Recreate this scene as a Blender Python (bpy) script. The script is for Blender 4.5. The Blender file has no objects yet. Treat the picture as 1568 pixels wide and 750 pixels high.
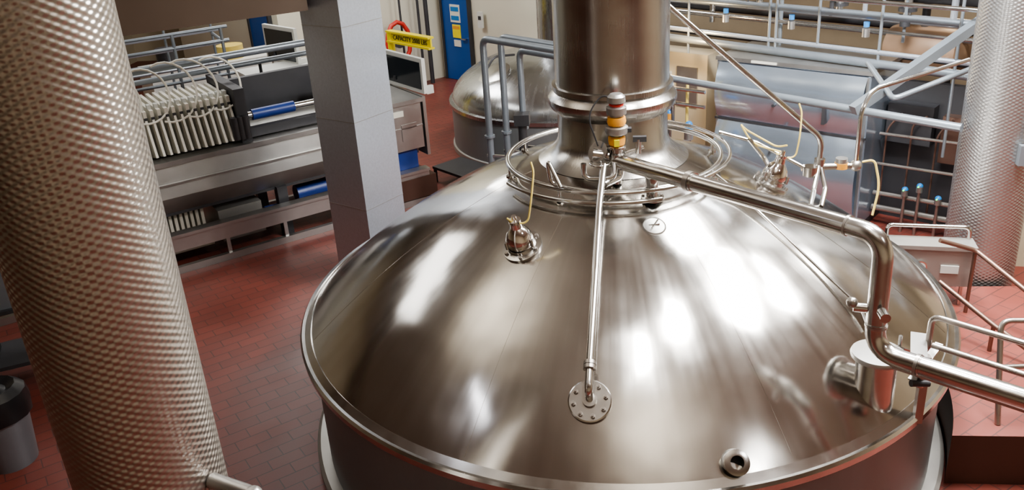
import bpy, math, random, bmesh
from mathutils import Vector, Matrix
random.seed(4)
S=bpy.context.scene
V=Vector
# ---------------------------------------------------------------- materials
def newmat(name):
    m=bpy.data.materials.new(name); m.use_nodes=True
    nt=m.node_tree; b=nt.nodes['Principled BSDF']
    return m,nt,b
def N(nt,t,**k):
    n=nt.nodes.new(t)
    for a,v in k.items(): setattr(n,a,v)
    return n
def mth(nt,op,a,b=None):
    n=N(nt,'ShaderNodeMath',operation=op)
    for i,x in enumerate((a,b)):
        if x is None: continue
        if isinstance(x,(int,float)): n.inputs[i].default_value=x
        else: nt.links.new(x,n.inputs[i])
    return n.outputs[0]
def simple(name,col,rough=.5,metal=0.,noise=.12,scale=6.,bump=0.,emit=None,es=1.,detail=4):
    m,nt,b=newmat(name)
    tc=N(nt,'ShaderNodeTexCoord'); nz=N(nt,'ShaderNodeTexNoise')
    nz.inputs['Scale'].default_value=scale; nz.inputs['Detail'].default_value=detail
    nt.links.new(tc.outputs['Object'],nz.inputs['Vector'])
    mx=N(nt,'ShaderNodeMix',data_type='RGBA')
    c=V(col)
    mx.inputs[6].default_value=(*(c*(1-noise)),1); mx.inputs[7].default_value=(*[min(1,x*(1+noise)) for x in c],1)
    nt.links.new(nz.outputs['Fac'],mx.inputs[0]); nt.links.new(mx.outputs[2],b.inputs['Base Color'])
    b.inputs['Metallic'].default_value=metal
    r=mth(nt,'ADD',mth(nt,'MULTIPLY',nz.outputs['Fac'],.15),rough-.075)
    nt.links.new(r,b.inputs['Roughness'])
    if bump:
        bp=N(nt,'ShaderNodeBump'); bp.inputs['Distance'].default_value=bump
        nt.links.new(nz.outputs['Fac'],bp.inputs['Height']); nt.links.new(bp.outputs[0],b.inputs['Normal'])
    if emit: 
        b.inputs['Emission Color'].default_value=(*emit,1); b.inputs['Emission Strength'].default_value=es
    return m
def brushed(name,col,rough=.3,ku=30.,kr=.8,wav=.004,wscale=1.6,rvar=.18,fine=.02,metal=1.):
    """steel brushed around a vertical axis, coordinates (angle, radius, z)"""
    m,nt,b=newmat(name)
    tc=N(nt,'ShaderNodeTexCoord'); sp=N(nt,'ShaderNodeSeparateXYZ'); nt.links.new(tc.outputs['Object'],sp.inputs[0])
    x,y,z=sp.outputs
    ang=mth(nt,'ARCTAN2',y,x); r=mth(nt,'SQRT',mth(nt,'ADD',mth(nt,'MULTIPLY',x,x),mth(nt,'MULTIPLY',y,y)))
    cv=N(nt,'ShaderNodeCombineXYZ')
    nt.links.new(mth(nt,'MULTIPLY',ang,ku),cv.inputs[0]); nt.links.new(mth(nt,'MULTIPLY',r,kr),cv.inputs[1]); nt.links.new(mth(nt,'MULTIPLY',z,kr),cv.inputs[2])
    n1=N(nt,'ShaderNodeTexNoise'); n1.inputs['Scale'].default_value=1; n1.inputs['Detail'].default_value=5
    nt.links.new(cv.outputs[0],n1.inputs['Vector'])
    n2=N(nt,'ShaderNodeTexNoise'); n2.inputs['Scale'].default_value=wscale; n2.inputs['Detail'].default_value=2
    nt.links.new(tc.outputs['Object'],n2.inputs['Vector'])
    n3=N(nt,'ShaderNodeTexNoise'); n3.inputs['Scale'].default_value=4; n3.inputs['Detail'].default_value=7
    nt.links.new(tc.outputs['Object'],n3.inputs['Vector'])
    mx=N(nt,'ShaderNodeMix',data_type='RGBA'); c=V(col)
    mx.inputs[6].default_value=(*(c*.82),1); mx.inputs[7].default_value=(*[min(1,q*1.12) for q in c],1)
    nt.links.new(mth(nt,'ADD',mth(nt,'MULTIPLY',n1.outputs['Fac'],.5),mth(nt,'MULTIPLY',n3.outputs['Fac'],.5)),mx.inputs[0])
    nt.links.new(mx.outputs[2],b.inputs['Base Color'])
    b.inputs['Metallic'].default_value=metal
    rr=mth(nt,'ADD',mth(nt,'MULTIPLY',n1.outputs['Fac'],rvar*1.),mth(nt,'MULTIPLY',n3.outputs['Fac'],rvar*1.))
    nt.links.new(mth(nt,'ADD',rr,rough-rvar),b.inputs['Roughness'])
    bp=N(nt,'ShaderNodeBump'); bp.inputs['Distance'].default_value=wav
    h=mth(nt,'ADD',n2.outputs['Fac'],mth(nt,'MULTIPLY',n1.outputs['Fac'],fine))
    nt.links.new(h,bp.inputs['Height']); bp.inputs['Strength'].default_value=1
    nt.links.new(bp.outputs[0],b.inputs['Normal'])
    return m
def woven(name,col,pu,pz,R,depth=.006):
    m,nt,b=newmat(name)
    tc=N(nt,'ShaderNodeTexCoord'); sp=N(nt,'ShaderNodeSeparateXYZ'); nt.links.new(tc.outputs['Object'],sp.inputs[0])
    x,y,z=sp.outputs
    a=mth(nt,'MULTIPLY',mth(nt,'ARCTAN2',y,x),round(math.pi*R/pu*2)/2.)
    s=mth(nt,'SINE',mth(nt,'MULTIPLY',a,1.0)); t=mth(nt,'SINE',mth(nt,'MULTIPLY',z,math.pi/pz))
    h=mth(nt,'MULTIPLY',s,t)
    nz=N(nt,'ShaderNodeTexNoise'); nz.inputs['Scale'].default_value=3; nt.links.new(tc.outputs['Object'],nz.inputs['Vector'])
    h2=mth(nt,'ADD',mth(nt,'MULTIPLY',h,.5),mth(nt,'MULTIPLY',nz.outputs['Fac'],.8))
    bp=N(nt,'ShaderNodeBump'); bp.inputs['Distance'].default_value=depth; nt.links.new(h2,bp.inputs['Height'])
    nt.links.new(bp.outputs[0],b.inputs['Normal'])
    b.inputs['Base Color'].default_value=(*col,1); b.inputs['Metallic'].default_value=.9; b.inputs['Roughness'].default_value=.36
    return m
def tiles(name,c1,c2,grout,bw,bh,rough=.3,rot=0.):
    m,nt,b=newmat(name)
    tc=N(nt,'ShaderNodeTexCoord'); mp=N(nt,'ShaderNodeMapping'); mp.inputs['Rotation'].default_value[2]=rot
    nt.links.new(tc.outputs['Object'],mp.inputs[0])
    br=N(nt,'ShaderNodeTexBrick'); br.inputs['Scale'].default_value=1; br.inputs['Brick Width'].default_value=bw; br.inputs['Row Height'].default_value=bh
    br.inputs['Mortar Size'].default_value=.005; br.inputs['Color1'].default_value=(*c1,1); br.inputs['Color2'].default_value=(*c2,1); br.inputs['Mortar'].default_value=(*grout,1)
    nt.links.new(mp.outputs[0],br.inputs['Vector'])
    nz=N(nt,'ShaderNodeTexNoise'); nz.inputs['Scale'].default_value=.9; nz.inputs['Detail'].default_value=6; nt.links.new(tc.outputs['Object'],nz.inputs['Vector'])
    mx=N(nt,'ShaderNodeMix',data_type='RGBA',blend_type='MULTIPLY'); mx.inputs[0].default_value=.7
    cr=N(nt,'ShaderNodeValToRGB'); cr.color_ramp.elements[0].position=.3; cr.color_ramp.elements[0].color=(.6,.55,.52,1); cr.color_ramp.elements[1].position=.7
    nt.links.new(nz.outputs['Fac'],cr.inputs[0]); nt.links.new(br.outputs['Color'],mx.inputs[6]); nt.links.new(cr.outputs[0],mx.inputs[7])
    nt.links.new(mx.outputs[2],b.inputs['Base Color'])
    nt.links.new(mth(nt,'ADD',mth(nt,'MULTIPLY',nz.outputs['Fac'],.35),rough-.1),b.inputs['Roughness'])
    bp=N(nt,'ShaderNodeBump'); bp.inputs['Distance'].default_value=.003; bp.invert=True
    nt.links.new(br.outputs['Fac'],bp.inputs['Height']); nt.links.new(bp.outputs[0],b.inputs['Normal'])
    return m
M={}
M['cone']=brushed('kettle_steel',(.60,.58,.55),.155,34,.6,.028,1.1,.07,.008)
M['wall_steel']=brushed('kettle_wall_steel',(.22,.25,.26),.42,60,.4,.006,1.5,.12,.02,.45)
M['stack']=brushed('chimney_steel',(.48,.465,.44),.25,50,.3,.006,2,.12)
M['tank2']=brushed('second_kettle_steel',(.50,.51,.52),.26,30,.7,.02,1.5,.12)
M['steel']=simple('polished_steel',(.60,.59,.57),.20,1,.08,9)
M['chrome']=simple('mirror_steel',(.82,.80,.78),.10,1,.04,9)
M['satin']=simple('satin_steel',(.46,.455,.44),.38,.9,.12,5,.002)
M['boxst']=simple('box_steel',(.33,.32,.30),.40,.5,.12,5,.002)
M['cabst']=simple('cabinet_steel',(.52,.61,.72),.20,.82,.16,1.3,.06,detail=1)
M['galv']=simple('galvanised_sheet',(.50,.54,.60),.36,.65,.14,40,.0008)
M['grey']=simple('grey_painted_pipe',(.24,.27,.30),.35,.5,.12,5)
M['dkgrey']=simple('dark_grey_metal',(.06,.06,.065),.5,.4,.2,5)
M['black']=simple('black_plastic',(.015,.015,.017),.35,0,.2,8)
M['white']=simple('white_plastic',(.70,.68,.60),.45,0,.08,8)
M['offw']=simple('offwhite_paint',(.60,.61,.58),.45,0,.08,4)
M['glass']=simple('dark_window',(.02,.025,.03),.12,0,.2,3)
M['blue']=simple('blue_paint',(.015,.04,.20),.4,0,.15,5)
M['dblue']=simple('door_blue',(.012,.08,.30),.4,0,.12,2)
M['yel']=simple('yellow_paint',(.85,.72,.03),.4,0,.08,5)
M['orange']=simple('orange_actuator',(.72,.33,.05),.4,0,.12,9)
M['cable']=simple('yellow_cable',(.62,.48,.14),.45,0,.08,9)
M['red']=simple('red_plastic',(.50,.04,.03),.4,0,.1,9)
M['brown']=simple('brown_beam',(.09,.06,.042),.5,0,.15,2)
M['bfront']=simple('brown_concrete',(.07,.032,.022),.6,0,.25,2)
M['beige']=simple('beige_wall',(.50,.43,.31),.6,0,.08,1.5)
M['tan']=simple('tan_block_wall',(.21,.165,.11),.6,0,.35,1.2)
M['cream']=simple('cream_wall',(.62,.60,.50),.6,0,.06,1.5)
M['ceil']=simple('ceiling_paint',(.50,.475,.43),.8,0,.20,.5)
M['sblue']=simple('light_blue_cap',(.03,.20,.50),.3,0,.1,9)
M['green']=simple('green_lamp',(.05,.8,.2),.3,0,.1,9,0,(.1,1,.3),2)
M['exit']=simple('exit_red',(.8,.05,.1),.4,0,.05,9,0,(1,.05,.15),1.5)
M['rail']=simple('rail_steel',(.42,.39,.36),.3,.9,.1,6)
M['brail']=simple('brown_rail',(.22,.14,.11),.35,.7,.1,6)
M['copper']=simple('tan_insulation',(.26,.17,.11),.45,.2,.15,3)
M['weave']=woven('woven_aluminium',(.50,.475,.44),.030,.018,.35,.0042)
M['weave2']=woven('woven_aluminium_pale',(.46,.46,.46),.030,.018,.35,.004)
M['floor']=tiles('quarry_tile',(.215,.055,.040),(.18,.048,.036),(.10,.042,.036),.30,.15,.36,math.radians(-40))
# ---------------------------------------------------------------- builder
class B:
    def __init__(s,name,origin=(0,0,0),basis=None):
        s.n=name; s.o=V(origin); s.v=[]; s.f=[]; s.m=[]; s.ms=[]
        s.X=basis or Matrix.Identity(3)
    def mi(s,mat):
        if mat not in s.ms: s.ms.append(mat)
        return s.ms.index(mat)
    def add(s,vs,fs,mat):
        k=len(s.v); i=s.mi(mat); s.v+= [V(v) for v in vs]
        for f in fs: s.f.append([k+j for j in f]); s.m.append(i)
    def box(s,lo,hi,mat,bev=0):
        x0,y0,z0=lo;x1,y1,z1=hi
        vs=[(x,y,z) for x in(x0,x1) for y in (y0,y1) for z in (z0,z1)]
        s.add(vs,[(0,1,3,2),(4,6,7,5),(0,4,5,1),(2,3,7,6),(0,2,6,4),(1,5,7,3)],mat)
    def obox(s,c,ax,ay,az,mat):
        c,ax,ay,az=V(c),V(ax),V(ay),V(az)
        vs=[c+ax*i+ay*j+az*k for i in(-1,1) for j in (-1,1) for k in (-1,1)]
        s.add(vs,[(0,1,3,2),(4,6,7,5),(0,4,5,1),(2,3,7,6),(0,2,6,4),(1,5,7,3)],mat)
    def bar(s,a,b,w,h,mat):
        a,b=V(a),V(b); d=(b-a); L=d.length; d.normalize(); up=V((0,0,1))
        if abs(d.z)>.95: up=V((0,1,0))
        sd=d.cross(up).normalized(); u=sd.cross(d)
        s.obox((a+b)/2,d*L/2,sd*w/2,u*h/2,mat)
    def prism(s,poly,z0,z1,mat,mtop=None):
        n=len(poly); vs=[(x,y,z0) for x,y in poly]+[(x,y,z1) for x,y in poly]
        s.add(vs,[(i,(i+1)%n,n+(i+1)%n,n+i) for i in range(n)],mat); s.add(vs[n:],[tuple(range(n))],mtop or mat)
    def lathe(s,prof,o,mat,axis=(0,0,1),n=32,a0=0,a1=2*math.pi):
        o=V(o); ax=V(axis).normalized(); t=V((1,0,0)) if abs(ax.x)<.9 else V((0,1,0))
        e=ax.cross(t).normalized(); g=ax.cross(e); full=abs(a1-a0)>6.28
        if ax.z>.99: e,g=V((1,0,0)),V((0,1,0))
        m=n if full else n+1; vs=[];fs=[]
        for r,z in prof:
            for i in range(m):
                a=a0+(a1-a0)*i/n; vs.append(o+ax*z+(e*math.cos(a)+g*math.sin(a))*r)
        for j in range(len(prof)-1):
            for i in range(n):
                k=(i+1)%m if full else i+1
                fs.append((j*m+i,j*m+k,(j+1)*m+k,(j+1)*m+i))
        s.add(vs,fs,mat)
    def cyl(s,a,b,r,mat,n=20,r2=None):
        a,b=V(a),V(b); L=(b-a).length; r2=r if r2 is None else r2
        s.lathe([(0,0),(r,0),(r2,L),(0,L)],a,mat,(b-a),n)
    def ball(s,c,r,mat,n=16,sz=1.,axis=(0,0,1),half=False):
        p=[(r*math.cos(t)if abs(t)<1.56 else 0,sz*r*math.sin(t)) for t in [(-math.pi/2 if not half else 0)+i*(math.pi if not half else math.pi/2)/10 for i in range(11)]]
        s.lathe(p,c,mat,axis,n)
    def tube(s,pts,r,mat,bend=.0,n=12,closed=False):
        P=[V(p) for p in pts]; Q=[]
        if bend and not closed:
            Q=[P[0]]
            for i in range(1,len(P)-1):
                a=(P[i-1]-P[i]);b=(P[i+1]-P[i]); bl=min(bend,a.length*.49,b.length*.49); a.normalize(); b.normalize()
                p0=P[i]+a*bl;p1=P[i]+b*bl
                for k in range(9):
                    t=k/8; Q.append(p0*(1-t)**2+P[i]*2*t*(1-t)+p1*t*t)
            Q.append(P[-1])
        else: Q=P
        m=len(Q); T=[]
        for i in range(m):
            if closed: d=Q[(i+1)%m]-Q[i-1]
            else: d=Q[min(i+1,m-1)]-Q[max(i-1,0)]
            T.append(d.normalized())
        t0=T[0]; u=t0.cross(V((0,0,1)));
        if u.length<.05: u=t0.cross(V((0,1,0)))
        u.normalize(); vs=[];fs=[]
        for i in range(m):
            u=(u-T[i]*u.dot(T[i])).normalized(); w=T[i].cross(u)
            for k in range(n):
                a=2*math.pi*k/n; vs.append(Q[i]+(u*math.cos(a)+w*math.sin(a))*r)
        for i in range(m if closed else m-1):
            j=(i+1)%m
            for k in range(n):
                l=(k+1)%n; fs.append((i*n+k,i*n+l,j*n+l,j*n+k))
        if not closed:
            fs.append(tuple(range(n))[::-1]); fs.append(tuple((m-1)*n+k for k in range(n)))
        s.add(vs,fs,mat)
    def ring(s,c,R,r,mat,n=72,a0=0,a1=2*math.pi,zf=None):
        c=V(c); full=abs(a1-a0)>6.28
        k=n if full else n+1
        pts=[c+V((R*math.cos(a0+(a1-a0)*i/n),R*math.sin(a0+(a1-a0)*i/n),0)) for i in range(k)]
        s.tube(pts,r,mat,closed=full)
    def done(s,ang=35):
        me=bpy.data.meshes.new(s.n)
        vs=[s.X@v for v in s.v]
        me.from_pydata([tuple(v) for v in vs],[],s.f)
        for mt in s.ms: me.materials.append(M[mt])
        me.polygons.foreach_set('material_index',s.m)
        me.polygons.foreach_set('use_smooth',[True]*len(s.f))
        bm=bmesh.new(); bm.from_mesh(me); bmesh.ops.remove_doubles(bm,verts=bm.verts,dist=1e-5)
        bmesh.ops.recalc_face_normals(bm,faces=bm.faces); bm.to_mesh(me); bm.free()
        me.set_sharp_from_angle(angle=math.radians(ang))
        ob=bpy.data.objects.new(s.n,me); ob.location=s.o; S.collection.objects.link(ob)
        return ob
def rotz(deg):
    return Matrix.Rotation(math.radians(deg),3,'Z')
E1=40; E2=-42
# ---------------------------------------------------------------- room
def wall(name,p0,p1,h,mat,th=.2,side=1,z0=0):
    p0,p1=V((*p0,0)),V((*p1,0)); d=(p1-p0); L=d.length; ang=math.degrees(math.atan2(d.y,d.x))
    b=B(name,p0,rotz(ang)); b.box((0,0,z0),(L,th*side,h),mat); return b.done()
b=B('floor'); b.box((-14,-11,-.2),(11,17,0),'floor'); b.done()
b=B('ceiling'); b.box((-14,-11,6.3),(11,17,6.5),'ceil'); b.done()
wall('wall_west',(-13.5,-10.5),(-13.5,16.5),6.3,'beige')
wall('wall_south',(-13.5,-10.5),(10.5,-10.5),6.3,'beige',side=-1)
wall('wall_east',(10.5,-10.5),(10.5,16.5),6.3,'beige',side=-1)
wall('wall_north',(-13.5,16.4),(10.5,16.4),6.3,'beige')
e2=V((math.cos(math.radians(E2)),math.sin(math.radians(E2))))
A1=(-6.87,10.6); A0=(A1[0]-5.5*e2.x,A1[1]-5.5*e2.y); B0=(-3.95,13.15); B1=(-3.0,12.4); B2=(.6,9.883)
wall('wall_back_left',A0,A1,6.3,'cream')
wall('wall_back_return',A1,B0,6.3,'cream')
wall('wall_back_door',B0,B1,6.3,'cream')
wall('wall_back_centre',B1,B2,6.3,'cream')
wall('wall_back_right',B2,(10.3,3.1),6.3,'tan')
wall('wall_partition',(4.35,2.75),(9.5,2.0),1.3,'beige',.2)
def door(name,c,ang,w=.9,h=2.08,signs=True):
    b=B(name,(c[0],c[1],0),rotz(ang))
    b.box((-w/2,-.06,.01),(w/2,-.01,h),'dblue')
    for x in(-w/2-.06,w/2): b.box((x,-.09,0),(x+.06,-.005,h+.06),'dkgrey')
    b.box((-w/2-.06,-.09,h),(w/2+.06,-.005,h+.06),'dkgrey')
    if signs:
        b.box((-.16,-.075,1.35),(.16,-.06,1.75),'white'); b.box((-.13,-.08,1.6),(.13,-.074,1.7),'sblue'); b.box((-.13,-.08,1.4),(.13,-.074,1.5),'sblue')
        b.box((-.12,-.075,1.0),(.14,-.06,1.3),'yel'); b.box((-.10,-.08,1.2),(.12,-.074,1.27),'orange'); b.box((-.10,-.075,.8),(.12,-.06,.95),'white')
    b.cyl((w/2-.1,-.06,1.0),(w/2-.1,-.13,1.0),.02,'steel'); b.bar((w/2-.1,-.13,1.0),(w/2-.24,-.13,1.0),.02,.03,'steel')
    b.done()
door('door_1',(-3.47,12.76),-38,.86)
dp=(A1[0]-.75*e2.x,A1[1]-.75*e2.y)
door('door_2',dp,E2,.9,2.05,False)
b=B('exit_sign',(*dp,2.3),rotz(E2)); b.box((-.2,-.12,-.1),(.2,-.02,.12),'exit'); b.box((-.22,-.06,-.12),(.22,-.01,.14),'white'); b.done()
b=B('wall_light_switch',(-2.85,12.2,1.5),rotz(-35)); b.box((-.06,-.05,-.2),(.08,.0,.15),'offw'); b.box((-.03,-.06,-.02),(.05,-.05,.06),'dkgrey'); b.done()
# ---------------------------------------------------------------- brew kettle
RR,rc,zt,cvx,zr=2.75,.455,1.3206,.1389,1.15
def zc(r):
    t=(r-rc)/(RR-rc); return zr+zt*((1-t)+cvx*4*t*(1-t))
def nrm(x,y):
    r=math.hypot(x,y); s=-(zc(r+.01)-zc(r-.01))/.02
    return V((x/r*s,y/r*s,1)).normalized()
def pc(x,y,h=0.): return V((x,y,zc(math.hypot(x,y))))+nrm(x,y)*h
b=B('brew_kettle')
r9=RR-.085
b.lathe([(r,zc(r)) for r in [rc-.02+(r9-rc+.02)*i/40 for i in range(41)]],(0,0,0),'cone',n=160)
for a in (-.35,-1.15,-1.95,-2.75):
    b.tube([pc(r*math.cos(a),r*math.sin(a),-.0015) for r in [.7+i*(r9-.72)/20 for i in range(21)]],.0035,'cone',n=6)
b.lathe([(r9,zc(r9)),(r9+.006,zc(r9)+.006),(RR-.03,zr+.045),(RR-.005,zr+.05),(RR+.01,zr+.03),(RR+.005,zr-.02),(RR-.03,zr-.05),(RR-.08,zr-.06)],(0,0,0),'steel',n=160)
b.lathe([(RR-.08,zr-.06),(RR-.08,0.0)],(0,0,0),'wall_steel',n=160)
b.lathe([(RR-.08,.10),(RR+.0,.10),(RR+.03,.08),(RR+.03,0)],(0,0,0),'boxst',n=160)
b.lathe([(.62,zc(.62)+.004),(.54,zc(.54)+.03),(.485,2.53),(.45,2.60),(.445,2.84)],(0,0,0),'stack',n=96)
b.lathe([(.445,2.82),(.47,2.84),(.50,2.87),(.52,2.91),(.52,2.95),(.50,2.98),(.475,3.0)],(0,0,0),'stack',n=96)
b.lathe([(.475,3.0),(.487,3.02),(.487,3.055),(.46,3.06)],(0,0,0),'stack',n=96)
b.lathe([(.458,3.06),(.458,4.4),(.462,4.41),(.458,4.42),(.458,6.29)],(0,0,0),'stack',n=96)
b.done(30)
b=B('spray_ring_pipe')
b.ring((0,0,2.43),.88,.022,'steel')
b.ring((0,0,2.45),.95,.016,'steel',a0=-1.9,a1=1.3,n=60)
b.ring((0,0,2.38),.97,.018,'steel',a0=-2.6,a1=-1.2,n=40)
for k in range(8):
    a=k*math.pi/4+.3; x,y=.88*math.cos(a),.88*math.sin(a); b.cyl((x,y,zc(.88)-.02),(x,y,2.43),.014,'steel')
    b.cyl((x,y,zc(.88)-.0),(x,y,zc(.88)+.02),.035,'steel')
b.done()
b=B('bolted_flange_pipe')
c=V((-.17,-2.27,zc(2.276))); n_=nrm(c.x,c.y)
b.lathe([(0,.0),(.14,0),(.14,.022),(.132,.028),(0,.028)],c,'steel',n_,40)
t1=n_.cross(V((1,0,0))).normalized(); t2=n_.cross(t1)
for k in range(8):
    a=k*math.pi/4+.2; p=c+(t1*math.cos(a)+t2*math.sin(a))*.105
    b.cyl(p+n_*.026,p+n_*.045,.016,'rail',6); b.cyl(p+n_*.045,p+n_*.06,.008,'steel',8)
p1=c+n_*.02; p2=c+n_*.13+V((0,.02,.03)); p3=pc(-.10,-1.0,.12); p4=V((-.07,-.75,2.60))
b.tube([p1,p2,p3,p4],.026,'steel',.06,16)
b.cyl(p1,p1+n_*.03,.045,'steel'); 
d=(p3-p2).normalized(); b.cyl(p2+d*.14,p2+d*.165,.042,'rail'); b.cyl(p2+d*.17,p2+d*.195,.042,'rail')
b.done()
def head(name,x,y):
    b=B(name); c=pc(x,y,-.01); n=nrm(x,y); n2=(n+V((0,0,.7))).normalized()
    b.lathe([(0,0),(.15,0),(.15,.025),(.11,.03),(.105,.06),(0,.06)],c,'steel',n,40)
    for k in range(6):
        u=n.cross(V((1,0,0))).normalized(); w=n.cross(u); a=k*math.pi/3; p=c+(u*math.cos(a)+w*math.sin(a))*.13; b.cyl(p+n*.02,p+n*.045,.013,'rail',6)
    c2=c+n*.05
    b.lathe([(.10,0),(.105,.03),(.10,.06),(.085,.10),(.06,.135),(.045,.15),(.04,.19),(.045,.195),(.045,.215),(.02,.22),(.018,.25),(0,.25)],c2,'chrome',n2,36)
    for k in range(3):
        a=2*k*math.pi/3; u=n2.cross(V((1,0,0))).normalized(); w=n2.cross(u); p=c2+(u*math.cos(a)+w*math.sin(a))*.11
        b.cyl(p,p+n2*.06,.012,'steel',8)
    t=c2+n2*.24
    b.tube([t-n2*.06,t+V((-.06,0,.0)),t+V((.0,-.02,-.04)),t+V((.10,0,-.05)),t+V((.13,.03,.12)),t+V((.15,.12,.30)),t+V((.13,.15,.36))],.007,'cable',.07,8)
    b.done()
head('inspection_lamp',-.67,-1.17)
head('inspection_lamp',1.29,-.05)
b=B('access_plate'); c=pc(.29,-1.08); n=nrm(.29,-1.08); b.lathe([(0,.004),(.075,.004),(.08,.008),(.085,.003),(.09,-.01)],c,'satin',n,36)
b.bar(c+V((-.04,0,.008)),c+V((.04,.01,.012)),.01,.008,'steel'); b.bar(c+V((-.02,-.04,.002)),c+V((.03,.05,.03)),.01,.006,'steel'); b.done()
b=B('flanged_nozzle'); c=pc(.29,-.82,-.02)
b.lathe([(0,.02),(.085,.02),(.085,.045),(.045,.05),(.045,.15),(.05,.15),(.05,.2),(0,.2)],c,'steel',n=32)
for k in range(6): b.cyl(c+V((.068*math.cos(k),.068*math.sin(k),.045)),c+V((.068*math.cos(k),.068*math.sin(k),.06)),.01,'rail',6)
b.done()
b=B('drain_nozzle'); c=pc(.71,-2.51,-.03); n=(nrm(.71,-2.51)+V((.0,-.3,.1))).normalized()
b.lathe([(.055,0),(.055,.07),(.078,.07),(.08,.095),(.055,.10),(.042,.10),(.042,.0),(0,.0)],c,'steel',n,36)
b.lathe([(0,.03),(.042,.03)],c,'black',n,24)
b.lathe([(.09,.02),(.08,.035),(.058,.04)],c,'satin',n,36); b.done()
b=B('kettle_manway')
b.lathe([(.13,-.35),(.13,.0),(.135,.02)],(1.70,-1.84,1.60),'steel',n=48)
b.lathe([(.17,0),(.172,.012),(.165,.03),(.03,.036),(0,.036)],(1.70,-1.84,1.62),'satin',n=48)
b.lathe([(.13,0),(.17,0)],(1.70,-1.84,1.62),'steel',n=48)
b.bar((1.86,-1.80,1.65),(1.97,-1.74,1.58),.03,.02,'steel'); b.cyl((1.86,-1.75,1.58),(1.86,-1.75,1.72),.012,'steel'); b.done()
b=B('transfer_pipe')
b.tube([(-.02,-.62,2.60),(1.57,-2.10,2.60),(1.57,-2.13,1.84),(3.6,-3.65,1.84)],.060,'steel',.16,24)
d=V((1.59,-1.48,0)).normalized()
def clamp(p,d,r=.072,w=.02,mat='rail'):
    p=V(p);d=V(d).normalized(); b.cyl(p-d*w,p+d*w,r,mat,24); b.cyl(p+d*w*1.2,p+d*w*1.9,r*.95,'steel',24)
clamp((.53,-1.13,2.60),d); clamp((1.40,-1.94,2.60),d,.066,.008); clamp((1.57,-2.13,2.02),(0,0,1),.066,.008)
clamp((1.78,-2.29,1.84),(.8,-.6,0),.068,.01)
b.cyl((1.57,-2.20,2.15),(1.57,-2.28,2.15),.03,'steel'); b.cyl((1.53,-2.10,2.12),(1.44,-2.08,2.12),.03,'steel'); b.ball((1.43,-2.08,2.15),.035,'rail')
b.done()
b=B('pipe_support_bracket'); b.bar((1.75,-2.0,1.66),(3.6,-3.42,1.66),.04,.05,'rail')
b.bar((2.02,-1.62,1.66),(1.87,-2.1,1.66),.10,.012,'satin'); b.bar((2.12,-1.72,1.64),(1.86,-2.03,1.56),.05,.012,'satin')
b.bar((1.98,-1.9,1.15),(1.98,-1.9,1.66),.05,.05,'rail')
b.cyl((1.92,-2.0,1.5),(1.92,-2.0,1.62),.03,'steel'); b.cyl((1.85,-2.05,1.55),(1.97,-2.02,1.53),.022,'dkgrey'); b.done()
b=B('valve_actuator')
x,y=.03,-.66
b.lathe([(0,2.56),(.06,2.56),(.06,2.66),(.045,2.67),(.045,2.70),(.07,2.705),(.07,2.72),(.05,2.73)],(x,y,0),'steel',n=28)
b.lathe([(.05,2.73),(.060,2.735),(.064,2.76),(.064,2.79),(.05,2.80)],(x,y,0),'orange',n=28)
b.lathe([(.045,2.80),(.045,2.815),(.082,2.82),(.088,2.84),(.085,2.87),(.055,2.88)],(x,y,0),'satin',n=28)
b.lathe([(.050,2.88),(.064,2.885),(.072,2.91),(.066,2.945),(.05,2.95)],(x,y,0),'orange',n=28)
b.lathe([(.05,2.95),(.05,2.965),(.074,2.97),(.076,3.02),(.05,3.03)],(x,y,0),'satin',n=28)
b.lathe([(.05,3.03),(.055,3.035),(.055,3.05)],(x,y,0),'red',n=28)
b.lathe([(.05,3.05),(.068,3.06),(.066,3.10),(.045,3.12),(0,3.125)],(x,y,0),'satin',n=28)
b.box((x-.02,y-.09,2.74),(x+.02,y-.06,2.79),'yel'); b.box((x+.07,y-.03,2.83),(x+.11,y+.02,2.86),'dkgrey')
b.cyl((x+.06,y,2.66),(x+.20,y+.02,2.70),.015,'steel'); b.cyl((x+.16,y,2.66),(x+.16,y,2.77),.022,'steel'); b.box((x+.12,y-.02,2.75),(x+.22,y+.02,2.79),'dkgrey')
b.cyl((x-.18,y,2.66),(x-.06,y,2.64),.045,'steel'); b.lathe([(0,0),(.085,0),(.085,.03),(0,.03)],(x-.13,y+.02,2.66),'steel',(-.5,-.6,.5),28)
b.ring((x-.13,y-.05,2.60),.07,.012,'steel',n=24)
b.tube([(x-.14,y,2.72),(x-.22,y+.05,2.95),(x-.1,y+.1,3.1),(x,y,3.05)],.006,'dkgrey',.1,8)
b.tube([(x-.02,y-.05,2.60),(x-.02,y-.12,2.50),(x-.25,y-.10,2.50),(x-.25,y-.10,2.62)],.022,'steel',.06,14)
b.tube([(x+.02,y-.02,2.56),(x+.02,y-.02,2.48),(x-.1,y-.16,2.47)],.03,'steel',.05,14)
b.tube([(x-.42,y-.2,2.47),(x-.52,y-.1,2.66),(x-.5,y-.1,2.46),(x-.1,y-.28,2.44)],.016,'steel',.06,12)
b.cyl((x,y,2.42),(x,y,2.6),.035,'steel')
b.done()
b=B('conduit_pipe'); b.tube([pc(.72,-.50,.12),pc(.95,-.62,.06),pc(1.70,-1.30,.05),pc(1.74,-1.42,.03)],.011,'steel',.05,10); b.done()
b=B('cip_supply_pipe')
b.tube([(.40,.05,3.66),(1.75,.30,2.42),(1.75,.30,2.18)],.024,'steel',.08,14)
b.tube([(1.75,.30,2.2),(1.66,.05,2.05),(1.60,-.15,zc(1.6))],.02,'steel',.03,10)
b.tube([(1.75,.30,2.2),(1.78,.15,2.02),(1.72,.0,zc(1.72))],.02,'steel',.03,10)
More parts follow.
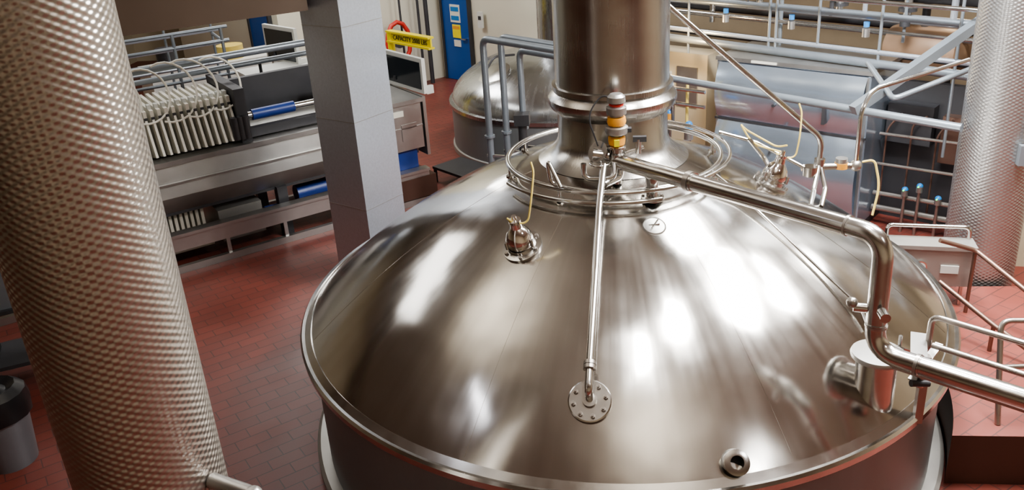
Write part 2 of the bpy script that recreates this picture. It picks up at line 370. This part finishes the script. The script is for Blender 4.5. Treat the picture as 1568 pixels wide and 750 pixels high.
b.cyl((1.75,.30,2.12),(1.75,.30,2.24),.045,'steel'); b.cyl((1.60,.28,2.17),(2.05,.3,2.17),.03,'steel')
b.cyl((1.93,.3,2.15),(1.93,.3,2.20),.055,'orange'); b.cyl((1.93,.3,2.2),(1.93,.3,2.24),.05,'satin'); b.ball((2.05,.3,2.17),.05,'rail'); b.cyl((1.66,.22,2.2),(1.66,.22,2.12),.06,'steel')
b.tube([(2.05,.3,2.2),(2.05,.3,2.65),(2.15,.4,2.8),(3.0,.7,2.95)],.018,'steel',.08,10)
b.tube([(1.12,.1,2.5),(1.25,.12,2.33),(1.32,.0,2.2)],.02,'steel',.05,10)
b.tube([(.90,.3,2.5),(1.2,.25,2.42),(1.6,.2,2.2)],.016,'steel',.05,10)
b.tube([(2.1,.3,2.2),(2.2,.3,2.22),(2.25,.25,2.0),(2.2,.2,1.75)],.010,'cable',.1,8)
b.done()
b=B('sensor_cable')
b.tube([pc(1.25,.0,.26),V((1.15,.1,2.45)),V((1.05,.15,2.62)),V((1.1,.2,2.55)),V((1.35,.1,2.42)),V((1.42,.05,2.45))],.008,'cable',.1,8); b.done()
# ---------------------------------------------------------------- columns
b=B('insulated_column',(-2.31,-3.64,0)); b.lathe([(.345,0),(.345,6.3)],(0,0,0),'weave',n=96)
b.lathe([(.0,.0),(.40,.0),(.40,.04),(.345,.05)],(0,0,0),'satin',n=64); b.done()
b=B('pipe_elbow_fitting'); b.tube([(-1.96,-3.70,2.07),(-1.70,-3.80,2.07),(-1.69,-3.81,1.8)],.04,'satin',.07,20); b.ball((-1.71,-3.80,2.075),.045,'satin'); b.done()
b=B('insulated_column',(3.80,1.75,0)); b.lathe([(.35,0),(.35,6.3)],(0,0,0),'weave2',n=96); b.lathe([(.40,.0),(.40,.05),(.35,.06)],(0,0,0),'satin',n=64)
b.cyl((.1,-.38,1.9),(.1,-.38,6.2),.015,'grey'); b.box((.04,-.42,1.75),(.16,-.35,1.95),'grey'); b.done()
b=B('square_column',(-2.95,2.50,0),rotz(60))
q=.31; b.box((-q,-q,0),(q,q,6.3),'galv')
for z in(1.1,2.15,3.2,4.3): b.box((-q-.003,-q-.003,z),(q+.003,q+.003,z+.006),'satin')
b.box((-q-.02,-q-.02,0),(q+.02,q+.02,.06),'dkgrey'); b.done()
b=B('ceiling_beam'); b.bar((-8.3,-1.3,3.64),(-3.28,2.28,3.64),.3,.5,'brown'); b.done()
# ---------------------------------------------------------------- filter press
b=B('filter_press',(-3.97,4.12,0),rotz(E1))
s0=-5.0; s9=1.6
b.box((s0,0,0),(s9,.07,.09),'satin'); b.box((s0,.02,.30),(s9,.10,.52),'satin'); b.box((s0,-.02,.50),(s9,.14,.54),'satin')
for k in range(8): b.bar((s0+.3+k*.8,.05,.05),(s0+.3+k*.8,.05,.32),.05,.04,'satin')
b.box((s0,1.5,0),(s9,1.57,.09),'satin')
b.add([(s0,.30,.74),(s9,.30,.74),(s9,.10,1.0),(s0,.10,1.0)],[(0,1,2,3)],'satin')
b.add([(s0,.10,1.0),(s9,.10,1.0),(s9,.16,1.42),(s0,.16,1.42)],[(0,1,2,3)],'satin')
b.box((s0,.10,1.42),(s9,.32,1.48),'satin'); b.box((s0,.07,1.18),(s9,.115,1.20),'satin')
b.box((s0,1.35,.74),(s9,1.45,1.46),'satin')
b.box((s0,.3,.70),(s9,1.4,.76),'dkgrey')
for s in(-4.6,-2.6,-.6,1.3):
    for w in(.3,1.3): b.box((s-.07,w-.07,0),(s+.07,w+.07,.74),'dkgrey')
for k in range(14): b.box((-2.6+k*.07,.45,.25),(-2.56+k*.07,1.2,.68),'white')
b.box((-2.7,.40,.12),(-1.6,1.3,.25),'white'); b.box((-1.5,.3,.15),(-.9,1.2,.60),'boxst')
b.cyl((-.85,.35,.35),(-.5,.35,.35),.12,'blue'); b.cyl((-.3,.6,.45),(.2,.6,.45),.13,'blue')
s=-4.6
while s<-1.05:
    b.box((s,.36,1.50),(s+.042,1.40,2.10),'white'); b.add([(s+.005,.36,2.02),(s+.005,.14,1.55),(s+.005,.36,1.50),(s+.035,.36,2.02),(s+.035,.14,1.55),(s+.035,.36,1.50)],[(0,1,2),(3,4,5),(0,1,4,3),(1,2,5,4)],'white')
    b.box((s,.46,2.10),(s+.042,.56,2.15),'offw' ); b.box((s,.36,1.96),(s+.042,.345,2.02),'dkgrey'); s+=.088
for k in range(11):
    s=-4.2+k*.31; pts=[]; rr=.30+.06*random.random(); ll=random.uniform(-.06,.06)
    for i in range(15):
        a=math.pi*(i/14-.5)*1.25; pts.append((s+rr*math.cos(a)-.05+ll*i/14,.50+.18*math.sin(a),2.26+rr*math.sin(a)))
    b.tube(pts,.014,'white',0,8)
b.tube([(-5,.95,2.50),(.6,.95,2.50)],.05,'grey',0,14); b.tube([(-5,1.45,2.25),(.6,1.45,2.25)],.04,'grey',0,12)
b.box((-1.0,.30,1.50),(.6,.42,1.62),'dkgrey'); b.box((-1.02,.20,1.48),(-.88,1.45,2.2),'dkgrey'); b.box((-5,1.42,1.75),(.6,1.50,1.95),'dkgrey')
b.box((-1.0,.5,1.48),(.6,1.3,1.52),'satin')
b.cyl((-.75,.5,1.75),(-.15,.5,1.75),.075,'blue'); b.cyl((-.95,.5,1.75),(-.75,.5,1.75),.05,'steel'); b.cyl((-.15,.5,1.75),(.8,.5,1.75),.045,'steel'); b.cyl((.25,.6,1.85),(.5,.6,1.85),.11,'blue')
b.box((-.85,1.05,1.5),(.5,1.15,2.15),'dkgrey'); b.box((-.85,.75,1.5),(.5,.80,1.72),'satin')
for k in range(3): b.cyl((-.95-.07*k,.16,1.55),(-.95-.07*k,.16,1.85),.05,'dkgrey')
b.box((.75,.08,.85),(s9,1.45,1.56),'satin'); b.box((.75,.15,.45),(s9-.1,.9,.85),'blue'); b.box((.6,.0,.1),(s9+.1,1.45,.42),'bfront')
b.box((.73,.05,1.54),(s9+.03,1.48,1.60),'satin'); b.box((s9-.35,.07,1.0),(s9-.1,.085,1.25),'satin')
b.box((s9-.5,.06,1.38),(s9-.3,.078,1.46),'white')
b.box((1.65,.1,.7),(1.70,1.4,1.60),'satin')
b.done()
def guard(name,p0,p1,z0,z1,zl=0.):
    p0,p1=V((*p0,0)),V((*p1,0)); d=p1-p0; L=d.length; ang=math.degrees(math.atan2(d.y,d.x))
    b=B(name,(p0.x,p0.y,0),rotz(ang)); b.box((0,-.03,z0),(L,.03,z1),'offw')
    k=.06
    b.box((k,-.04,z0+k),(L-k,.04,z1-k),'glass')
    b.cyl((L*.3,-.05,z0+.1),(L*.3,-.05,z0+.16),.02,'dkgrey')
    b.box((.02,.03,zl),(.08,.15,z0+.1),'offw'); b.box((L-.08,.03,zl),(L-.02,.15,z0+.1),'offw'); b.done()
guard('machine_guard',(-5.75,7.1),(-5.0,6.5),1.85,2.45)
guard('machine_guard',(-3.50,6.15),(-2.72,5.33),1.62,2.14,1.60)
b=B('conveyor_table',(-5.2,5.6,0),rotz(E1)); b.box((-.2,.1,1.80),(1.0,1.0,1.88),'offw'); b.box((-.15,.15,1.2),(.95,.9,1.8),'dkgrey')
for s in(-.1,.9): b.box((s-.04,.15,0),(s+.04,.23,1.2),'dkgrey')
b.cyl((.0,.3,1.88),(.0,.3,2.12),.025,'black'); b.cyl((.0,.3,2.08),(.0,.3,2.13),.05,'black'); b.box((.35,.15,1.0),(.95,.9,1.2),'offw'); b.done()
b=B('pipe_rack',(-6.9,4.5,0),rotz(E1))
for s in(-1.6,-.8,0,.8,1.5):
    b.tube([(s,0,0),(s,0,2.7)],.025,'grey'); b.tube([(s,.5,0),(s,.5,2.8)],.02,'grey')
for z in(1.7,2.0,2.25,2.5,2.7): b.tube([(-1.9,0,z),(1.6,0,z)],.025,'grey')
for z in(2.1,2.4,2.6,2.8): b.tube([(-1.9,.5,z),(1.6,.5,z)],.03,'galv')
b.tube([(1.5,0,2.5),(1.5,.5,2.55)],.025,'grey'); b.done()
b=B('ventilation_duct',(-7.2,8.0,0),rotz(E1)); b.cyl((-1.6,0,2.65),(1.2,0,2.65),.24,'galv',32); b.box((-1.0,.5,0),(1.6,1.6,1.5),'offw')
for s in(-1.4,1.0): b.cyl((s,0,2.8),(s,0,6.3),.02,'dkgrey')
b.cyl((-.6,.8,1.5),(-.6,.8,1.9),.18,'dkgrey'); b.cyl((.6,.9,1.5),(.6,.9,1.75),.25,'cable',24); b.done()
b=B('crane_beam',(-3.62,7.45,-.05),rotz(E2)); b.box((-.2,-.06,2.02),(1.0,.06,2.05),'yel'); b.box((-.2,-.015,2.04),(1.0,.015,2.20),'yel'); b.box((-.2,-.06,2.19),(1.0,.06,2.22),'yel'); b.cyl((-.15,0,.05),(-.15,0,2.2),.06,'yel'); b.done()
tx=bpy.data.curves.new('crane_label','FONT'); tx.body='CAPACITY 2000 LBS'; tx.size=.11; tx.extrude=.002
to=bpy.data.objects.new('crane_label',tx); to.data.materials.append(M['black']); S.collection.objects.link(to)
to.parent=bpy.data.objects['crane_beam']; 
R_=rotz(E2).to_4x4()@Matrix.Rotation(math.radians(90),4,'X'); to.matrix_local=Matrix.Translation(rotz(E2)@V((-.05,-.02,2.08)))@R_
b=B('hose_reel',(-4.75,12.0,1.1),rotz(E1)); 
b.tube([( .28*math.cos(a*.5236),-.1,.45*math.sin(a*.5236)) for a in range(12)],.05,'red',closed=True); b.cyl((0,-.02,0),(0,-.16,0),.12,'dkgrey'); b.bar((0,-.1,-.45),(0,-.1,-1.1),.08,.05,'red'); b.done()
b=B('wall_conduits',(-4.3,12.6,0),rotz(E1))
for s,r in((-.1,.03),(.1,.05),(-.55,.025)): b.cyl((s,-.12,0),(s,-.12,5),r,'dkgrey')
b.done()
# ---------------------------------------------------------------- second kettle
b=B('second_kettle',(-.92,8.15,0))
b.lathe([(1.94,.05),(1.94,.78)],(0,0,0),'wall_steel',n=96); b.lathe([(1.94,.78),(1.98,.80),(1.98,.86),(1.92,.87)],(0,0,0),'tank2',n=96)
b.lathe([(1.92*math.cos(t),.87+.80*math.sin(t)) for t in [i*1.3/16 for i in range(17)]]+[(.35,1.67),(.35,6.2)],(0,0,0),'tank2',n=96)
b.lathe([(1.97,.0),(1.97,.08),(1.94,.09)],(0,0,0),'boxst',n=96)
c=V((-1.0,-.9,1.34)); n=V((-.35,-.35,.85)).normalized(); b.lathe([(.28,-.1),(.28,.05),(.30,.06),(.30,.09),(.1,.12),(0,.12)],c,'steel',n,40); b.lathe([(.30,.0),(.34,.0),(.34,.02),(.30,.03)],c,'dkgrey',n,40)
b.tube([c+V((-.2,-.2,.1)),c+V((0,-.1,.4)),c+V((.3,.2,.35))],.02,'dkgrey',.1,8); b.done()
b=B('step_platform',(-2.35,5.9,0),rotz(E2)); b.box((-.45,-.3,.22),(.45,.3,.26),'dkgrey')
for i in(-.42,.42):
    for j in(-.27,.27): b.box((i-.02,j-.02,0),(i+.02,j+.02,.22),'dkgrey')
b.done()
b=B('pipe_riser_group')
e1=V((math.cos(math.radians(E1)),math.sin(math.radians(E1)),0)); w2=V((e2.x,e2.y,0))
for k,(o,h) in enumerate(((0,2.66),(.27,2.64),(.55,2.42))):
    p=V((-1.62,3.98,0))+e1*o; b.tube([p,p+V((0,0,h)),p+V((0,0,h))+w2*2.0],.045,'grey',.12,14); b.cyl(p+V((0,0,0)),p+V((0,0,.04)),.09,'grey')
    b.cyl(p+V((0,0,1.35)),p+V((0,0,1.38)),.07,'grey')
    b.bar(p+V((-.05,0,1.1)),p+V((.3,-.1,1.1)),.03,.03,'steel')
b.cyl((-1.2,4.2,1.0),(-1.2,4.2,1.5),.06,'dkgrey'); b.box((-1.3,4.1,1.45),(-1.1,4.3,1.6),'dkgrey'); b.done()
# ---------------------------------------------------------------- right background
b=B('stainless_cabinet',(1.42,4.85,0),rotz(-35))
W=2.05; b.box((0,0,.1),(W,1.0,2.1),'cabst'); b.box((-.02,-.02,2.08),(W+.02,1.02,2.13),'satin'); b.box((0,.02,0),(W,.98,.1),'dkgrey')
def bowed(x0,x1,z0,z1,bow,mat):
    n=12; vs=[];fs=[]
    for i in range(n+1):
        t=i/n; z=z0+(z1-z0)*t; y=-.02-bow*4*t*(1-t)
        vs+=[(x0,y,z),(x1,y,z)]
    for i in range(n): fs.append((2*i,2*i+1,2*i+3,2*i+2))
    b.add(vs,fs,mat)
bowed(.04,W-.04,1.30,2.06,.12,'cabst'); bowed(.04,W-.04,.15,1.27,.14,'cabst')
b.box((W-.5,-.19,1.45),(W-.46,-.02,1.75),'dkgrey'); b.box((.5,-.035,2.09),(.85,-.022,2.12),'white'); b.cyl((.9,-.03,1.6),(.9,-.18,1.6),.02,'dkgrey'); b.cyl((.9,-.03,1.0),(.9,-.19,1.0),.02,'dkgrey')
for x in (.02,W-.05): b.box((x,-.03,.15),(x+.03,-.0,2.05),'satin')
b.box((.0,-.03,1.27),(W,.0,1.30),'dkgrey')
b.done()
b=B('pipe_header_group')
def run(p,u0,u1,z,r,mat): 
    p=V((*p,0)); b.tube([p+w2*u0+V((0,0,z)),p+w2*u1+V((0,0,z))],r,mat,0,12)
run((.77,4.04),-1.5,3.55,2.04,.045,'grey')
run((.89,5.86),-1.5,5.0,2.19,.055,'grey'); run((.89,5.86),-1.5,5.0,2.33,.03,'galv')
run((.89,5.9),-1.5,5.5,2.75,.04,'grey'); run((1.2,6.6),-1.5,5.5,2.6,.06,'galv'); run((1.4,6.6),-1.5,6.5,3.05,.05,'grey'); run((1.2,6.0),-1.5,6.5,3.35,.03,'grey')
run((1.4,6.8),-1.5,6.5,2.35,.035,'galv'); run((1.4,6.9),-1.5,6.5,3.6,.05,'dkgrey'); run((1.0,5.5),-1.5,5.5,2.95,.025,'steel'); run((1.3,6.7),-1.5,6.5,2.85,.07,'dkgrey'); run((1.3,6.7),-1.5,6.5,2.1,.05,'dkgrey')
run((1.5,7.0),-1.5,6.5,2.45,.09,'dkgrey'); run((1.5,7.1),-1.5,6.5,3.2,.08,'copper'); run((1.1,6.3),-1.5,6.0,2.48,.022,'steel'); run((1.1,6.3),-1.5,6.0,3.15,.02,'steel')
for u,zl,zh in((.2,2.0,3.5),(1.5,2.2,3.6),(1.6,2.2,3.6),(2.2,2.3,3.3),(3.0,2.2,3.6),(3.9,1.2,3.2)):
    p=V((.95,5.8,0))+w2*u; b.cyl(p+V((0,0,zl)),p+V((0,0,zh)),.018,'grey'); 
for k in range(9):
    p=V((1.2,6.35,0))+w2*(.3+k*.6+random.uniform(-.15,.15)); z0=random.choice((2.1,2.35,2.6)); z1=random.choice((2.85,3.05,3.35))
    b.tube([p+V((0,0,z0)),p+V((0,0,z1)),p+w2*.3+V((0,0,z1+.0))],random.choice((.02,.03,.04)),random.choice(('grey','dkgrey','steel','galv')),.08,10)
    if k%2: b.cyl(p+V((0,0,z0+.2)),p+V((0,0,z0+.3)),.06,'dkgrey')
for u in(.9,1.9,2.9):
    p=V((.89,5.86,2.62))+w2*u; b.cyl(p-V((0,0,.12)),p-V((0,0,.02)),.045,'satin'); b.cyl(p,p+V((0,0,.06)),.035,'sblue')
for u in(1.2,2.4,3.3):
    p=V((1.2,6.6,2.6))+w2*u; b.cyl(p,p+V((0,0,.25)),.05,'satin'); b.cyl(p+V((0,0,.1)),p+V((0,0,.14)),.11,'dkgrey')
b.bar((2.55,2.35,2.05),(4.35,3.2,3.0),.10,.10,'grey')
b.tube([(2.9,3.2,2.35),(2.9,2.2,2.2),(4.3,2.6,2.6)],.03,'grey',.1); b.done()
b=B('horizontal_tank',(4.0,4.6,2.16)); c=w2*-.45; 
b.lathe([(0,-.08),(.15,-.06),(.27,0),(.30,.08),(.30,.82),(.27,.90),(.15,.96),(0,.98)],c,'copper',w2,36)
for t in(.15,.75): 
    p=c+w2*t; b.bar(p+V((0,0,-.3)),p+V((0,0,-2.16)),.08,.08,'dkgrey')
b.cyl(c+w2*.4+V((0,0,.28)),c+w2*.4+V((0,0,.6)),.05,'dkgrey'); b.done()
b=B('valve_manifold',(.35,4.75,0),rotz(-35))
for k in range(5):
    s=-.4+k*.3; z=1.15+.12*(k%2); b.cyl((s,0,.0),(s,0,z),.035,'steel'); b.cyl((s,0,z),(s,0,z+.12),.06,'satin'); b.cyl((s,0,z+.12),(s,0,z+.2),.055,'orange' if k%2 else 'sblue'); b.ball((s,0,z+.2),.05,'sblue',half=True)
for z in(.5,.8,1.05,1.6,1.8): b.tube([(-.6,.05,z),(1.0,.05,z)],.025,'steel',0,10)
for k in range(4): b.cyl((-.35+k*.35,.12,0),(-.35+k*.35,.12,1.9),.02,'cable' if k%2 else 'steel')
b.tube([(.0,0,1.9),(.3,0,2.2),(.55,0,1.9),(.55,0,1.3)],.03,'steel',.2); b.done()
b=B('electrical_cabinet',(1.1,6.0,0),rotz(-35)); b.box((-.7,.1,0),(.3,.5,1.9),'beige'); b.box((-.6,.07,1.0),(-.3,.1,1.6),'offw'); b.box((-.2,.07,1.1),(.15,.1,1.7),'satin'); b.done()
b=B('equipment_rack',(3.35,3.9,0),rotz(-35))
b.box((-.1,.5,0),(1.5,.6,1.85),'dkgrey'); b.box((-.05,.3,1.1),(.5,.5,1.6),'dkgrey'); b.box((.6,.35,.9),(1.0,.5,1.5),'brail')
for k,(s,z) in enumerate(((.35,.50),(.52,.58),(.75,.46),(.92,.60))):
    b.cyl((s,0.05,.0),(s,.05,z),.02,'rail'); b.cyl((s,.05,z),(s,.05,z+.08),.04,'satin'); b.ball((s,.05,z+.08),.04,'sblue',half=True)
    b.cyl((s,.0,z+.09),(s,-.02,z+.09),.010,'green')
for k in range(5): b.tube([(.0+k*.3,.2,.2),(.0+k*.3,.2,1.3+.1*(k%2)),(.15+k*.3,.25,1.5)],.013,'brail',.1,8)
for z,r in((.25,.04),(.45,.03),(.85,.02),(1.25,.02)): b.tube([(-.05,.1,z),(1.4,.1,z+.02)],r,'rail',0,10)
b.done()
b=B('control_box',(3.05,1.05,.46),rotz(-8))
b.box((-.36,-.1,.22),(.36,.1,.62),'boxst'); b.lathe([(0,0),(.06,0),(.06,.02),(0,.02)],(-.1,-.1,.42),'steel',(0,-1,0),24); b.lathe([(0,.021),(.045,.021)],(-.1,-.1,.42),'offw',(0,-1,0),24)
b.box((.08,-.115,.36),(.24,-.1,.44),'offw'); b.box((-.38,-.12,.6),(.38,.12,.64),'boxst')
b.tube([(-.4,.1,0),(-.4,.1,.76),(.34,.1,.76),(.34,.1,0)],.02,'steel',.06); b.tube([(-.3,-.05,0),(-.3,-.05,.3)],.02,'steel'); b.tube([(.3,-.05,0),(.3,-.05,.3)],.02,'steel'); b.done()
b=B('raised_tile_platform')
rk=2.80; a0=math.asin(-1.13/rk); a1=math.asin(1.33/rk)
arc=[(rk*math.cos(a0+(a1-a0)*i/24),rk*math.sin(a0+(a1-a0)*i/24)) for i in range(25)]
b.prism([(9,-1.13)]+[(9,1.33)]+arc[::-1],0,.46,'bfront','floor'); b.done()
b=B('walkway_handrail')
b.tube([(2.05,-1.72,1.55),(2.05,-1.72,1.85),(3.9,-3.2,1.85)],.02,'rail',.06,12); b.tube([(2.07,-1.74,1.64),(3.9,-3.2,1.64)],.02,'rail',0,12)
b.tube([(2.55,-2.12,1.85),(2.55,-2.12,1.4)],.02,'rail')
b.done()
b=B('stair_handrail')
b.tube([(2.95,-.98,.46),(2.95,-.74,1.25),(4.6,-.74,1.25),(4.6,-.74,.46)],.022,'rail',.08,12)
b.tube([(2.95,-.85,.9),(4.6,-.74,.9)],.02,'rail',0,12)
b.tube([(3.0,.75,1.25),(3.35,.80,1.12),(3.75,.2,.85),(4.3,-.3,.6)],.022,'brail',.05,12)
b.tube([(2.95,.5,.95),(3.3,.1,.72),(3.7,-.3,.5)],.022,'brail',.05,12)
for p in((3.35,.80,1.12),(3.75,.2,.85),(3.3,.1,.72)): b.tube([p,(p[0],p[1],.46)],.018,'brail')
b.done()
b=B('trash_bin',(-5.45,-1.05,0)); b.lathe([(0,0),(.20,0),(.25,.62),(.27,.64)],(0,0,0),'grey',n=28)
b.lathe([(.28,.50),(.29,.62),(.27,.72),(.20,.78),(.12,.74),(.05,.80),(0,.78)],(0,0,0),'black',n=14); b.done()
b=B('storage_shelf',(-6.3,.2,0),rotz(30)); 
for z in(.3,.9,1.5): b.box((-.6,-.3,z),(.6,.3,z+.04),'dkgrey')
for i in(-.58,.58):
    for j in(-.28,.28): b.box((i-.02,j-.02,0),(i+.02,j+.02,1.7),'dkgrey')
b.box((-.5,-.25,.34),(-.05,.2,.75),'black'); b.box((.05,-.25,.94),(.5,.2,1.3),'grey'); b.done()
# ---------------------------------------------------------------- lights
def area(name,loc,sx,sy,e,col=(1,.95,.88),rot=(0,0,0)):
    l=bpy.data.lights.new(name,'AREA'); l.shape='RECTANGLE'; l.size=sx; l.size_y=sy; l.energy=e; l.color=col
    o=bpy.data.objects.new(name,l); o.location=loc; o.rotation_euler=rot; S.collection.objects.link(o)
W1=(1,.985,.96)
area('skylight_a',(2.0,.6,6.2),.9,1.0,430,W1,(0,0,.3))
area('skylight_b',(3.3,-.4,6.2),.7,1.3,500,W1,(0,0,.3))
area('skylight_c',(1.65,-1.9,6.2),.35,.7,110,W1,(0,0,.2))
area('skylight_d',(.62,-2.8,6.2),.18,.8,65,W1,(0,0,0))
area('skylight_e',(4.9,.6,6.2),.9,1.1,330,W1,(0,0,.3))
area('lamp_left',(-7.2,3.2,6.2),3.0,3.0,130,W1,(0,0,.7))
area('lamp_backleft',(-6.3,8.8,6.2),2.8,2.8,330,W1)
area('lamp_back',(0,9.0,6.2),1.6,1.6,210,W1)
area('lamp_right',(7.2,3.5,6.2),1.2,1.2,130,W1)
area('lamp_front',(-4.3,-3.3,6.2),.3,.8,9,(.90,.92,1))
area('fill_cabinet',(2.3,1.9,5.2),1.2,.4,190,(.88,.94,1),(math.radians(40),0,math.radians(-20)))  # added fill light, no fixture, brightens the cabinet front
area('lamp_frontright',(4.5,-5,6.2),.8,.8,50,W1)
area('fill_ceiling_left',(-3.5,-1.0,5.3),1.5,1.5,80,(1,.95,.87),(math.pi,0,0))  # added unseen light aimed up, brightens the ceiling the dome reflects
area('fill_ceiling_front',(1.0,-4.5,5.3),1.5,1.5,75,(1,.95,.88),(math.pi,0,0))  # second added upward fill, lifts the ceiling for softer steel reflections
def pt(loc,e,col,r=.1):
    l=bpy.data.lights.new('bulb','POINT'); l.energy=e; l.color=col; l.shadow_soft_size=r
    o=bpy.data.objects.new('bulb_light',l); o.location=loc; S.collection.objects.link(o)
pt((.9,5.3,2.3),50,(1,.72,.38)); pt((4.5,5.0,2.9),22,(1,.8,.5))
w=bpy.data.worlds.new('World'); S.world=w; w.use_nodes=True; w.node_tree.nodes['Background'].inputs[0].default_value=(.9,.87,.8,1); w.node_tree.nodes['Background'].inputs[1].default_value=.3
# ---------------------------------------------------------------- camera
pit,roll,yaw=.4052,-.0667,-.1285
F=V((math.sin(yaw)*math.cos(pit),math.cos(yaw)*math.cos(pit),-math.sin(pit))); Rt=V((math.cos(yaw),-math.sin(yaw),0)); U=Rt.cross(F)
R2=Rt*math.cos(roll)+U*math.sin(roll); U2=-Rt*math.sin(roll)+U*math.cos(roll)
cam=bpy.data.cameras.new('camera'); co=bpy.data.objects.new('camera',cam); S.collection.objects.link(co)
mw=Matrix((R2,U2,-F)).transposed().to_4x4(); mw.translation=V((0,-6.8695,4.7726)); co.matrix_world=mw
cam.sensor_width=36; cam.lens=30.24; cam.shift_y=-.0199; cam.clip_start=.05
S.camera=co
S.view_settings.view_transform='AgX'; S.view_settings.look='AgX - Medium High Contrast'
